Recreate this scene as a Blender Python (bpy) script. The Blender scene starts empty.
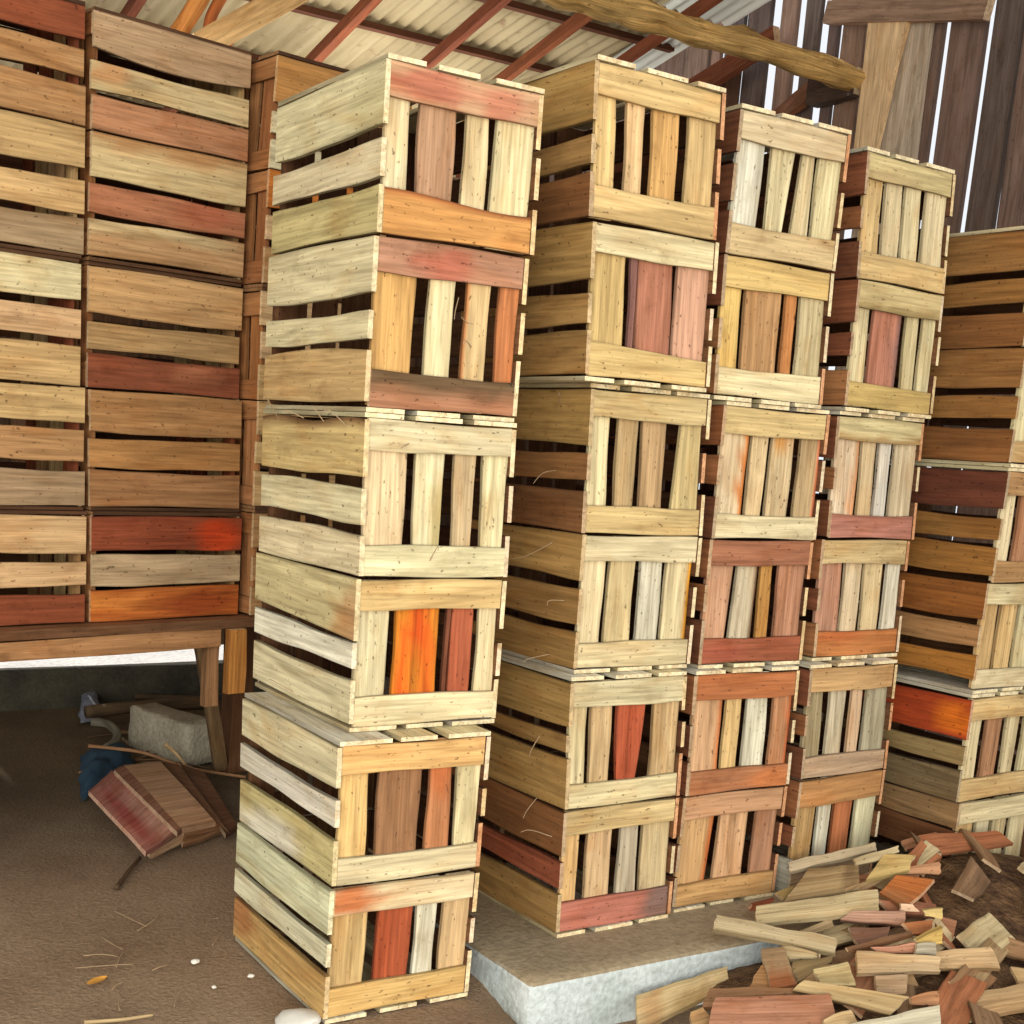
import bpy, math, random
from mathutils import Vector, Matrix, noise

# ---------------------------------------------------------------- basics
C = bpy.context.scene.collection
CAM=dict(f=1281.39,cx=417.95,cy=693.50,pitch=-0.19594,roll=0.06338,yaw=0.54102,h=1.3534)
CW,CD=0.4032,0.5476
STACKS={
 'A':dict(base=-0.0000,yaw=-0.0001,levels=[
  (1.3329,2.5056,0.3565,0.0064,0.0138),
  (1.3329,2.5226,0.3708,0.0013,0.0002),
  (1.3345,2.5115,0.3613,-0.0053,0.0013),
  (1.3317,2.5135,0.3540,-0.0093,-0.0147),
  (1.2910,2.4746,0.3538,-0.0173,-0.0279),
  (1.2853,2.4781,0.3348,-0.0048,-0.0164),
 ]),
 'B':dict(base=0.0731,yaw=0.0188,levels=[
  (1.8921,2.5156,0.3522,-0.0127,0.0100),
  (1.9257,2.5271,0.3653,-0.0149,0.0027),
  (1.9847,2.5600,0.3690,0.0058,0.0239),
  (2.0042,2.5762,0.3589,-0.0116,-0.0086),
  (2.0002,2.5561,0.3592,-0.0304,-0.0158),
  (2.0103,2.5554,0.3548,-0.0119,-0.0010),
 ]),
 'C':dict(base=0.0721,yaw=-0.0019,levels=[
  (2.3915,2.5934,0.3623,0.0016,0.0020),
  (2.4039,2.5933,0.3656,-0.0076,0.0089),
  (2.4487,2.5960,0.3652,0.0048,0.0095),
  (2.4541,2.6008,0.3598,-0.0069,-0.0003),
  (2.4457,2.5823,0.3603,-0.0172,-0.0038),
  (2.4462,2.5911,0.3464,-0.0059,-0.0054),
 ]),
 'D':dict(base=0.0688,yaw=0.0536,levels=[
  (2.9300,2.6347,0.3512,-0.0054,0.0151),
  (2.9366,2.6261,0.3629,-0.0056,0.0077),
  (2.9316,2.6262,0.3646,-0.0011,0.0155),
  (2.9157,2.6146,0.3624,-0.0120,0.0037),
  (2.8944,2.5849,0.3537,-0.0304,-0.0105),
  (2.8923,2.5834,0.3588,-0.0015,-0.0010),
 ]),
 'F':dict(base=0.7227,yaw=0.1878,levels=[
  (1.1585,4.0007,0.3415,0.0085,0.0129),
  (1.1544,4.0007,0.3719,0.0058,0.0003),
  (1.1549,4.0035,0.3745,0.0061,0.0091),
  (1.1633,3.9780,0.3732,-0.0045,0.0056),
  (1.1625,3.9554,0.3487,-0.0083,-0.0123),
 ]),
 'G':dict(base=0.7257,yaw=0.1578,levels=[
  (1.7109,4.0153,0.3539,0.0156,-0.0045),
  (1.7056,4.0230,0.3652,0.0067,-0.0018),
  (1.7056,4.0230,0.3603,0.0000,0.0000),
  (1.7056,4.0230,0.3603,0.0000,0.0000),
  (1.7056,4.0230,0.3603,0.0000,0.0000),
 ]),
}

def lin(c, k=1.0):
    out = []
    for v in c:
        v = max(0.0, min(1.0, v / 255.0))
        out.append(k * (v / 12.92 if v <= 0.04045 else ((v + 0.055) / 1.055) ** 2.4))
    return tuple(out)

def lerp(a, b, t): return a + (b - a) * t
def mixc(a, b, t): return tuple(lerp(x, y, t) for x, y in zip(a, b))
def smooth(e0, e1, x):
    t = max(0.0, min(1.0, (x - e0) / (e1 - e0 + 1e-9)))
    return t * t * (3 - 2 * t)

# camera frame (used to aim the camera and to measure where loose boards lie on the ground)
_y, _p, _r = CAM['yaw'], CAM['pitch'], CAM['roll']
FWD = Vector((math.sin(_y) * math.cos(_p), math.cos(_y) * math.cos(_p), math.sin(_p)))
_rt = Vector((math.cos(_y), -math.sin(_y), 0)); _up = _rt.cross(FWD)
RIGHT = _rt * math.cos(_r) + _up * math.sin(_r)
UP = -_rt * math.sin(_r) + _up * math.cos(_r)
EYE = Vector((0, 0, CAM['h']))
def ray(px, py): return FWD + RIGHT * ((px - CAM['cx']) / CAM['f']) - UP * ((py - CAM['cy']) / CAM['f'])
def at_z(px, py, z): d = ray(px, py); return EYE + d * ((z - EYE.z) / d.z)
def at_y(px, py, y): d = ray(px, py); return EYE + d * (y / d.y)
def at_x(px, py, x): d = ray(px, py); return EYE + d * (x / d.x)

class MB:
    """collects board-like shapes with colour and grain attributes into one mesh"""
    def __init__(s): s.v = []; s.f = []; s.c = []; s.g = []
    def add(s, verts, faces, cols, grains):
        o = len(s.v)
        s.v += verts; s.c += cols; s.g += grains
        s.f += [tuple(i + o for i in f) for f in faces]
    def xform(s, fn): s.v = [fn(v) for v in s.v]
    def build(s, name, mat, parent=None, smooth_=False):
        me = bpy.data.meshes.new(name)
        me.from_pydata([tuple(v) for v in s.v], [], s.f)
        a = me.attributes.new('Col', 'FLOAT_COLOR', 'POINT')
        a.data.foreach_set('color', [x for c in s.c for x in (*c[:3], 1.0)])
        g = me.attributes.new('grain', 'FLOAT_VECTOR', 'POINT')
        g.data.foreach_set('vector', [x for c in s.g for x in c])
        me.materials.append(mat)
        if smooth_:
            for p in me.polygons: p.use_smooth = True
        me.update()
        o = bpy.data.objects.new(name, me); C.objects.link(o)
        if parent is not None: o.parent = parent
        return o

CROSS = (0.0, 0.04, 0.2, 0.5, 0.8, 0.96, 1.0)
ARRIS = (.62, .97, 1, 1, 1, .97, .62)      # darkens the two long edges
def board(mb, rnd, o, u, v, L, W, t, col, n=8, wavy=0.004, lo=None, hi=None, bow=0.0, bark=None, stain=None, endcol=None, grainax=1.0):
    """a sawn board: origin o, u along the length, v across the width, thickness t towards u x v.
    lo / hi: functions of s giving the offset (metres) of the two long edges; bark: (edge, width fraction, colour)"""
    o, u, v = Vector(o), Vector(u).normalized(), Vector(v).normalized()
    nn = u.cross(v)
    ph = [rnd.uniform(0, 9) for _ in range(4)]
    sd = Vector((rnd.uniform(0, 60), rnd.uniform(0, 60), rnd.uniform(0, 60)))
    flo = lo or (lambda s: wavy * (math.sin(ph[0] + 5.1 * s) + .35 * math.sin(ph[1] + 13 * s)))
    fhi = hi or (lambda s: wavy * (math.sin(ph[2] + 4.6 * s) + .35 * math.sin(ph[3] + 12 * s)))
    k = len(CROSS); verts = []; cols = []; gr = []
    for side in (0, 1):
        for i in range(n + 1):
            s = i / n
            a, b = flo(s), W + fhi(s)
            bz = bow * (4 * s * (1 - s))
            for cf in CROSS:
                w = lerp(a, b, cf)
                p = o + u * (s * L) + v * w + nn * (side * t + bz)
                verts.append(p)
                c = col
                if stain:
                    for (s0, w0, rs, rw, sc, st) in stain:
                        d = math.hypot((s - s0) / rs, (cf - w0) / rw) + .35 * noise.noise(Vector((s * 6, cf * 3, 0)) + sd)
                        c = mixc(c, sc, st * (1 - smooth(.55, 1.05, d)))
                if bark:
                    e, bw, bc = bark
                    q = cf if e == 'lo' else 1 - cf
                    c = mixc(c, bc, 1 - smooth(bw * .6, bw, q + .1 * noise.noise(Vector((s * 9, 0, 3)) + sd)))
                c = tuple(x * ARRIS[CROSS.index(cf)] for x in c)
                cols.append(c)
                gr.append((s * L + sd.x, w * grainax + sd.y, side * t + sd.z))
    off = (n + 1) * k
    F = []
    for i in range(n):
        for j in range(k - 1):
            a = i * k + j
            F.append((off + a, off + a + k, off + a + k + 1, off + a + 1))
            F.append((a, a + 1, a + k + 1, a + k))
        a = i * k
        F.append((a, a + k, off + a + k, off + a))
        a = i * k + k - 1
        F.append((a, off + a, off + a + k, a + k))
    # end caps get vertices of their own so end grain can be paler
    ec = endcol or mixc(col, lin((235, 215, 175)), .45)
    for i, flip in ((0, 0), (n, 1)):
        base = len(verts)
        for side in (0, 1):
            for j in range(k):
                q = side * off + i * k + j
                verts.append(verts[q]); cols.append(ec); gr.append(gr[q])
        for j in range(k - 1):
            f = (base + j, base + k + j, base + k + j + 1, base + j + 1)
            F.append(f if not flip else f[::-1])
    mb.add(verts, F, cols, gr)

def quad_board(mb, rnd, P, t, col, n=8, rough=.004, bark=None, stain=None):
    """a board whose upper face is the quad P (start-low, end-low, end-high, start-high), t thick below it"""
    P = [Vector(p) for p in P]
    nn = ((P[1] - P[0]).cross(P[3] - P[0])).normalized()
    if nn.z < 0: nn = -nn
    L = ((P[1] - P[0]).length + (P[2] - P[3]).length) / 2
    W = ((P[3] - P[0]).length + (P[2] - P[1]).length) / 2
    sd = Vector((rnd.uniform(0, 60), rnd.uniform(0, 60), rnd.uniform(0, 60)))
    k = len(CROSS); verts = []; cols = []; gr = []
    for side in (0, 1):
        for i in range(n + 1):
            s = i / n
            a = P[0].lerp(P[1], s); b = P[3].lerp(P[2], s)
            d = (b - a).normalized()
            a = a + d * rough * 2 * noise.noise(Vector((s * L * 12, 0, 0)) + sd)
            b = b + d * rough * 2 * noise.noise(Vector((s * L * 12, 7, 0)) + sd)
            for cf in CROSS:
                e = 0
                if i in (0, n): e = rough * 1.6 * noise.noise(Vector((cf * 5, i, 2)) + sd)
                verts.append(a.lerp(b, cf) - nn * (side * t) + (P[1] - P[0]).normalized() * e)
                c = col
                if stain:
                    for (s0, w0, rs, rw, sc, st) in stain:
                        dd = math.hypot((s - s0) / rs, (cf - w0) / rw) + .35 * noise.noise(Vector((s * 6, cf * 3, 0)) + sd)
                        c = mixc(c, sc, st * (1 - smooth(.55, 1.05, dd)))
                if bark:
                    q = cf if bark[0] == 'lo' else 1 - cf
                    c = mixc(c, bark[2], 1 - smooth(bark[1] * .6, bark[1], q))
                c = tuple(x * ARRIS[CROSS.index(cf)] for x in c)
                cols.append(c)
                gr.append((s * L + sd.x, cf * W + sd.y, side * t + sd.z))
    off = (n + 1) * k; F = []
    for i in range(n):
        for j in range(k - 1):
            a = i * k + j
            F.append((a, a + k, a + k + 1, a + 1)); F.append((off + a, off + a + 1, off + a + k + 1, off + a + k))
        a = i * k; F.append((a, off + a, off + a + k, a + k))
        a = i * k + k - 1; F.append((a, a + k, off + a + k, off + a))
    ec = mixc(col, lin((230, 210, 175)), .4)
    for i in (0, n):
        base = len(verts)
        for side in (0, 1):
            for j in range(k):
                q = side * off + i * k + j
                verts.append(verts[q]); cols.append(ec); gr.append(gr[q])
        for j in range(k - 1):
            F.append((base + j, base + j + 1, base + k + j + 1, base + k + j))
    mb.add(verts, F, cols, gr)

def tag(o, label=None, cat=None, group=None, kind=None):
    if label: o['label'] = label
    if cat: o['category'] = cat
    if group: o['group'] = group
    if kind: o['kind'] = kind
    return o

def empty(name, loc, rz=0.0):
    o = bpy.data.objects.new(name, None); C.objects.link(o)
    o.location = loc; o.rotation_euler = (0, 0, rz); o.empty_display_size = .1
    return o

def mesh_obj(name, verts, faces, mat, parent=None, smooth_=False):
    me = bpy.data.meshes.new(name); me.from_pydata([tuple(v) for v in verts], [], faces)
    me.materials.append(mat)
    if smooth_:
        for p in me.polygons: p.use_smooth = True
    me.update()
    o = bpy.data.objects.new(name, me); C.objects.link(o)
    if parent is not None: o.parent = parent
    return o

# ---------------------------------------------------------------- materials
def new_mat(name):
    m = bpy.data.materials.new(name); m.use_nodes = True
    nt = m.node_tree; nt.nodes.clear()
    out = nt.nodes.new('ShaderNodeOutputMaterial'); b = nt.nodes.new('ShaderNodeBsdfPrincipled')
    nt.links.new(b.outputs[0], out.inputs[0])
    b.inputs['Roughness'].default_value = .8
    if 'Specular IOR Level' in b.inputs: b.inputs['Specular IOR Level'].default_value = .2
    return m, nt, b

def N(nt, t, **kw):
    n = nt.nodes.new(t)
    for k, v in kw.items():
        if hasattr(n, k): setattr(n, k, v)
        else: n.inputs[k].default_value = v
    return n

def ramp(nt, src, p0, p1, c0=(0, 0, 0, 1), c1=(1, 1, 1, 1)):
    r = nt.nodes.new('ShaderNodeValToRGB')
    r.color_ramp.elements[0].position = p0; r.color_ramp.elements[0].color = c0
    r.color_ramp.elements[1].position = p1; r.color_ramp.elements[1].color = c1
    nt.links.new(src, r.inputs[0]); return r.outputs[0]

def mixrgb(nt, mode, fac, a, b):
    m = nt.nodes.new('ShaderNodeMix'); m.data_type = 'RGBA'; m.blend_type = mode
    for sock, val in ((m.inputs[0], fac), (m.inputs[6], a), (m.inputs[7], b)):
        if hasattr(val, 'node'): nt.links.new(val, sock)
        elif isinstance(val, (int, float)): sock.default_value = val
        else: sock.default_value = (*val[:3], 1)
    return m.outputs[2]

def scaled(nt, src, sc):
    m = nt.nodes.new('ShaderNodeMapping'); m.inputs['Scale'].default_value = sc
    nt.links.new(src, m.inputs['Vector']); return m.outputs[0]

def noise_tex(nt, vec, scale=1.0, detail=3.0, rough=.55, dist=0.0):
    n = nt.nodes.new('ShaderNodeTexNoise')
    n.inputs['Scale'].default_value = scale; n.inputs['Detail'].default_value = detail
    n.inputs['Roughness'].default_value = rough; n.inputs['Distortion'].default_value = dist
    nt.links.new(vec, n.inputs['Vector']); return n.outputs[0]

def wood_material(name, contrast=1.0, mould=.5, dirt=.35):
    m, nt, b = new_mat(name)
    ca = N(nt, 'ShaderNodeAttribute', attribute_name='Col')
    ga = N(nt, 'ShaderNodeAttribute', attribute_name='grain')
    vec = ga.outputs['Vector']
    fine = noise_tex(nt, scaled(nt, vec, (5, 130, 130)), 1, 4, .6, .4)
    band = noise_tex(nt, scaled(nt, vec, (2.2, 26, 26)), 1, 3, .55, 1.3)
    blot = noise_tex(nt, scaled(nt, vec, (9, 14, 14)), 1, 5, .62)
    speck = noise_tex(nt, scaled(nt, vec, (60, 110, 110)), 1, 2, .5)
    c = ca.outputs['Color']
    lo = 1 - .42 * contrast; hi = 1 + .16 * contrast
    f = ramp(nt, fine, .28, .72, (lo, lo * .985, lo * .95, 1), (hi, hi, hi, 1))
    c = mixrgb(nt, 'MULTIPLY', 1.0, c, f)
    lo2 = 1 - .34 * contrast
    f2 = ramp(nt, band, .32, .62, (lo2, lo2 * .965, lo2 * .92, 1), (1.07, 1.07, 1.07, 1))
    c = mixrgb(nt, 'MULTIPLY', 1.0, c, f2)
    f3 = ramp(nt, blot, .57, .74)
    mm = N(nt, 'ShaderNodeMath', operation='MULTIPLY'); nt.links.new(f3, mm.inputs[0]); mm.inputs[1].default_value = dirt
    c = mixrgb(nt, 'MULTIPLY', mm.outputs[0], c, (.42, .33, .24))
    big = noise_tex(nt, scaled(nt, vec, (4.5, 11, 11)), 1, 3, .5, .8)
    f5 = ramp(nt, big, .5, .78)
    m5 = N(nt, 'ShaderNodeMath', operation='MULTIPLY'); nt.links.new(f5, m5.inputs[0]); m5.inputs[1].default_value = .6
    c = mixrgb(nt, 'MULTIPLY', m5.outputs[0], c, (.80, .58, .36))
    f4 = ramp(nt, speck, .66, .73)
    m4 = N(nt, 'ShaderNodeMath', operation='MULTIPLY'); nt.links.new(f4, m4.inputs[0]); m4.inputs[1].default_value = mould
    c = mixrgb(nt, 'MULTIPLY', m4.outputs[0], c, (.25, .2, .16))
    nt.links.new(c, b.inputs['Base Color'])
    bp = N(nt, 'ShaderNodeBump'); bp.inputs['Strength'].default_value = .35; bp.inputs['Distance'].default_value = .003
    nt.links.new(fine, bp.inputs['Height']); nt.links.new(bp.outputs[0], b.inputs['Normal'])
    return m

WOOD = wood_material('crate_wood', .85, .8, .42)
BARKWOOD = wood_material('mossy_bark', 1.5, .9, .95)
OLDWOOD = wood_material('weathered_wood', .85, .6, .45)

def rough_material(name, base, alt, scale=4.0, fine=60.0, bump=.4, dist=.01, top=None, coords='Object'):
    """mottled mineral surface; top = colour that settles on upward faces"""
    m, nt, b = new_mat(name)
    tc = N(nt, 'ShaderNodeTexCoord'); vec = tc.outputs[coords]
    a = noise_tex(nt, vec, scale, 6, .62); g = noise_tex(nt, vec, fine, 3, .6)
    c = mixrgb(nt, 'MIX', ramp(nt, a, .35, .66), base, alt)
    if top:
        ge = N(nt, 'ShaderNodeNewGeometry'); sx = N(nt, 'ShaderNodeSeparateXYZ')
        nt.links.new(ge.outputs['Normal'], sx.inputs[0])
        ad = N(nt, 'ShaderNodeMath', operation='MULTIPLY_ADD'); nt.links.new(a, ad.inputs[0]); ad.inputs[1].default_value = .5
        nt.links.new(sx.outputs[2], ad.inputs[2])
        c = mixrgb(nt, 'MIX', ramp(nt, ad.outputs[0], .6, .95), c, top)
    c = mixrgb(nt, 'MULTIPLY', 1.0, c, ramp(nt, g, .25, .75, (.68, .67, .65, 1), (1.15, 1.15, 1.15, 1)))
    nt.links.new(c, b.inputs['Base Color'])
    mxx = N(nt, 'ShaderNodeMath', operation='ADD'); nt.links.new(a, mxx.inputs[0]); nt.links.new(g, mxx.inputs[1])
    bp = N(nt, 'ShaderNodeBump'); bp.inputs['Strength'].default_value = bump; bp.inputs['Distance'].default_value = dist
    nt.links.new(mxx.outputs[0], bp.inputs['Height']); nt.links.new(bp.outputs[0], b.inputs['Normal'])
    b.inputs['Roughness'].default_value = .92
    return m

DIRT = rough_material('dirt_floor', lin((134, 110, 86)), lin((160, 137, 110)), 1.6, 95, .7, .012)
CONCRETE = rough_material('slab_concrete', lin((176, 186, 182)), lin((200, 208, 206)), 5, 60, .5, .008, top=lin((150, 134, 106)))
STONE = rough_material('block_concrete', lin((150, 142, 122)), lin((178, 170, 148)), 7, 70, .7, .012)
DARKSTONE = rough_material('dark_kerb', lin((58, 56, 48)), lin((80, 76, 62)), 6, 60, .6, .01)
PALEGROUND = rough_material('outside_ground', lin((225, 225, 225)), lin((245, 245, 245)), 3, 40, .5, .01)
CHIPS = rough_material('wood_chips', lin((70, 48, 32)), lin((130, 98, 66)), 16, 60, 1.0, .02)

def paint_back_shade(m, y0, y1, colour):
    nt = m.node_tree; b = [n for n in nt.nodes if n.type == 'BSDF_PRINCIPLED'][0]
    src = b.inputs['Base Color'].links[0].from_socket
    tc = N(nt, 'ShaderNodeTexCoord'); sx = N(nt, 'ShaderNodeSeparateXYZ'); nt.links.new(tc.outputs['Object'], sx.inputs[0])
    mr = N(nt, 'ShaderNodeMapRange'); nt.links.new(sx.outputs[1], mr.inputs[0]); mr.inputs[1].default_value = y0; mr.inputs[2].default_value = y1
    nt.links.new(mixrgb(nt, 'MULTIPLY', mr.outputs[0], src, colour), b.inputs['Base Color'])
paint_back_shade(DIRT, 3.6, 4.6, (.42, .44, .40))  # painted shade: floor colour darkens under and behind the table

def metal_sheet_material():
    m, nt, b = new_mat('corrugated_sheet')
    tc = N(nt, 'ShaderNodeTexCoord')
    a = noise_tex(nt, scaled(nt, tc.outputs['Object'], (6, 1.2, 1.2)), 1, 5, .6)
    g = noise_tex(nt, tc.outputs['Object'], 9, 5, .65)
    c = mixrgb(nt, 'MIX', ramp(nt, a, .35, .7), lin((190, 174, 136)), lin((164, 146, 110)))
    c = mixrgb(nt, 'MIX', ramp(nt, g, .6, .78), c, lin((128, 96, 66)))
    nt.links.new(c, b.inputs['Base Color']); b.inputs['Roughness'].default_value = .6
    return m
SHEET = metal_sheet_material()

def flat_material(name, col, rough=.8, scale=20, var=.25):
    m, nt, b = new_mat(name)
    tc = N(nt, 'ShaderNodeTexCoord')
    a = noise_tex(nt, tc.outputs['Object'], scale, 4, .6)
    c = mixrgb(nt, 'MIX', ramp(nt, a, .3, .7), tuple(x * (1 - var) for x in col), tuple(x * (1 + var) for x in col))
    nt.links.new(c, b.inputs['Base Color']); b.inputs['Roughness'].default_value = rough
    return m
BLUETARP = flat_material('blue_tarp', lin((44, 66, 82)))
RAG = flat_material('pale_rag', lin((120, 126, 138)))
LEAFMAT = flat_material('dry_leaf', lin((196, 140, 60)))
STRAW = flat_material('straw', lin((160, 136, 104)))
PALESTONE = flat_material('pale_stone', lin((214, 210, 196)), .9, 12, .15)

# ---------------------------------------------------------------- crates
K = dict(
 c=(226, 210, 164), g=(221, 208, 166), w=(228, 221, 196), t=(206, 172, 118), y=(222, 190, 132), b=(184, 142, 94),
 e=(176, 148, 112), p=(206, 146, 124), m=(190, 132, 120), r=(202, 92, 52), o=(224, 132, 52), d=(150, 76, 46),
 n=(190, 182, 162), k=(120, 84, 52), u=(214, 178, 130), v=(200, 150, 110), x=(178, 160, 120))
ALB = 0.95
def col(c, rnd=None, j=.05):
    c = K[c] if isinstance(c, str) else c
    if c[0] / c[1] > 1.3: c = mixc(tuple(x * .93 for x in c), (172, 114, 74), .16)
    l = lin(c, ALB)
    if rnd:
        f = 1 + rnd.uniform(-j, j)
        l = tuple(max(.01, x * f * (1 + rnd.uniform(-.02, .02))) for x in l)
    return l

SHADEPAL = [(92, 62, 40), (104, 72, 46), (84, 54, 36), (116, 82, 54)]      # far-side boards coloured dark so the crate interiors look shaded
TS, TB, TE = .012, .010, .010        # side slat, bottom slat, end board thickness

def build_crate(spec, rnd, size, inverted, skew, backpal=None, botpal='ccwwg', botend=(238, 222, 180)):
    """children of one crate; local frame: x across the width, y to the back, z up, origin at the base centre.
    spec: front=dict(t,b,s), side=[(f0,f1,colour,opts)] for the x=0 side"""
    W, D, H = size
    H = H - .0015
    root = empty('wooden_crate', (0, 0, 0))
    def fin(mb):
        sx, sy = skew
        mb.xform(lambda p: Vector((p.x - W / 2 + sx * p.z / H, p.y - D / 2 + sy * p.z / H, p.z)))
        return mb
    z0, z1 = (0.0, H - TB - .001) if inverted else (TB + .001, H)
    # ---- ends
    for back in (0, 1):
        fr = spec['front'] if not back else rand_front(rnd, backpal or SHADEPAL)
        mb = MB()
        Y = (lambda y: D - y) if back else (lambda y: y)
        special = []
        iw = W - 2 * TS - .004
        for (x0, x1, c, *op) in fr['s']:
            op = op[0] if op else {}
            if x0 > 0: x0 += .007
            if x1 < 1: x1 -= .007
            xa = TS + .002 + x0 * iw; w = (x1 - x0) * iw
            tgt = MB() if op.get('label') else mb
            kw = {k: op[k] for k in ('lo', 'hi', 'bark', 'stain') if k in op}
            zz0, zz1 = z0 + .003 + rnd.uniform(0, .004), z1 - .003 - rnd.uniform(0, .004)
            # length runs down the board so u x v faces outwards
            y = TE + .0008 + rnd.uniform(0, .002)
            if not back: board(tgt, rnd, (xa, y + .009, zz1), (0, 0, -1), (1, 0, 0), zz1 - zz0, w, .009, col(c, rnd), wavy=op.get('wavy', .0022), **kw)
            else: board(tgt, rnd, (xa, D - y - .009, zz0), (0, 0, 1), (1, 0, 0), zz1 - zz0, w, .009, col(c, rnd), wavy=.0022, **kw)
            if op.get('label'): special.append((tgt, op['label']))
        panel = fin(mb).build('end_panel', WOOD, root)
        for tgt, lb in special:
            o = fin(tgt).build('slat', WOOD, panel); o['label'] = lb
        for which in ('t', 'b'):
            c, hgt, *op = fr[which]; op = op[0] if op else {}
            h = hgt * H
            zz = z1 - h if which == 't' else z0
            kw = {k: op[k] for k in ('lo', 'hi', 'bark', 'stain') if k in op}
            if which == 't': kw.setdefault('hi', lambda s, q=rnd.uniform(0, 6): -.0022 + .002 * math.sin(q + 5 * s))
            else: kw.setdefault('lo', lambda s, q=rnd.uniform(0, 6): .0022 + .002 * math.sin(q + 5 * s))
            bm = MB(); e = rnd.uniform(-.002, .003)
            if not back: board(bm, rnd, (TS + .001, TE, zz), (1, 0, 0), (0, 0, 1), W - 2 * TS - .002, h, TE + e * .5, col(c, rnd), wavy=.002, n=12, **kw)
            else: board(bm, rnd, (W - TS - .001, D - TE, zz), (-1, 0, 0), (0, 0, 1), W - 2 * TS - .002, h, TE, col(c, rnd), wavy=.002, **kw)
            o = fin(bm).build('batten', WOOD, panel)
            if op.get('label'): o['label'] = op['label']
    # ---- sides
    for far in (0, 1):
        sl = spec['side'] if not far else rand_side(rnd, SHADEPAL)
        mb = MB(); special = []
        for (f0, f1, c, *op) in sl:
            op = op[0] if op else {}
            h = (f1 - f0) * (z1 - z0); zz = z1 - f1 * (z1 - z0)
            e0, e1 = rnd.uniform(-.003, .005), rnd.uniform(-.003, .005)
            kw = {k: op[k] for k in ('lo', 'hi', 'bark', 'stain') if k in op}
            tgt = MB() if op.get('label') else mb
            if f0 <= .021: kw.setdefault('hi', lambda s, q=rnd.uniform(0, 6): -.0025 + .0022 * math.sin(q + 5 * s))
            if f1 >= .975: kw.setdefault('lo', lambda s, q=rnd.uniform(0, 6): .0025 + .0022 * math.sin(q + 5 * s))
            if not far: board(tgt, rnd, (TS, D + e0, zz), (0, -1, 0), (0, 0, 1), D + e0 + e1, h, TS, col(c, rnd), wavy=op.get('wavy', .003), n=12, **kw)
            else: board(tgt, rnd, (W - TS, -e0, zz), (0, 1, 0), (0, 0, 1), D + e0 + e1, h, TS, col(c, rnd), wavy=.003, n=8, endcol=lin(rnd.choice([(232, 214, 170), (226, 200, 150), (214, 160, 116), (230, 210, 176)])), **kw)
            if op.get('label'): special.append((tgt, op['label']))
        sp = fin(mb).build('side_panel', WOOD, root)
        for tgt, lb in special:
            o = fin(tgt).build('slat', WOOD, sp); o['label'] = lb
    # ---- bottom boards, their ends show as the pale line between stacked pairs
    mb = MB()
    zb = H - TB if inverted else 0
    xs = 0.004
    wds = [rnd.uniform(.8, 1.2) for _ in range(3)]
    gaps = [rnd.uniform(.022, .04) for _ in range(2)]
    tot = W - .008 - sum(gaps); ss = sum(wds)
    for i in range(3):
        w = wds[i] / ss * tot
        board(mb, rnd, (xs + w, rnd.uniform(-.006, .002), zb), (0, 1, 0), (-1, 0, 0), D, w, TB, col(rnd.choice(botpal), rnd), wavy=.002, endcol=lin(botend))
        xs += w + (gaps[i] if i < 2 else 0)
    fin(mb).build('bottom_panel', WOOD, root)
    return root

def rand_front(rnd, pal='ccgtyubv'):
    xs = []; x = 0
    ws = [rnd.uniform(.17, .28) for _ in range(4)]
    g = (1 - sum(ws)) / 3
    if g < .03: ws = [w * .88 / sum(ws) for w in ws]; g = .04
    for w in ws: xs.append((x, x + w, rnd.choice(pal))); x += w + g
    return dict(t=(rnd.choice(pal), rnd.uniform(.17, .22)), b=(rnd.choice(pal), rnd.uniform(.17, .22)), s=xs)

def rand_side(rnd, pal='ccgtyub'):
    a = rnd.uniform(.28, .36); b = a + rnd.uniform(.05, .1); c = b + rnd.uniform(.2, .26); d = c + rnd.uniform(.05, .1)
    return [(0, a, rnd.choice(pal)), (b, c, rnd.choice(pal)), (min(d, .72), 1, rnd.choice(pal))]

L = lin
def st(s0, w0, rs, rw, c, k): return (s0, w0, rs, rw, lin(c, ALB), k)
taper = lambda a, b, bulge=0: (lambda s: lerp(a, b, s) + bulge * math.sin(math.pi * s))
RED = (196, 96, 78)
BARK = lin((92, 66, 44))

SPEC = {}
def F(t, b, s): return dict(t=t if isinstance(t, tuple) else (t, .2), b=b if isinstance(b, tuple) else (b, .2), s=s)
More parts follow.
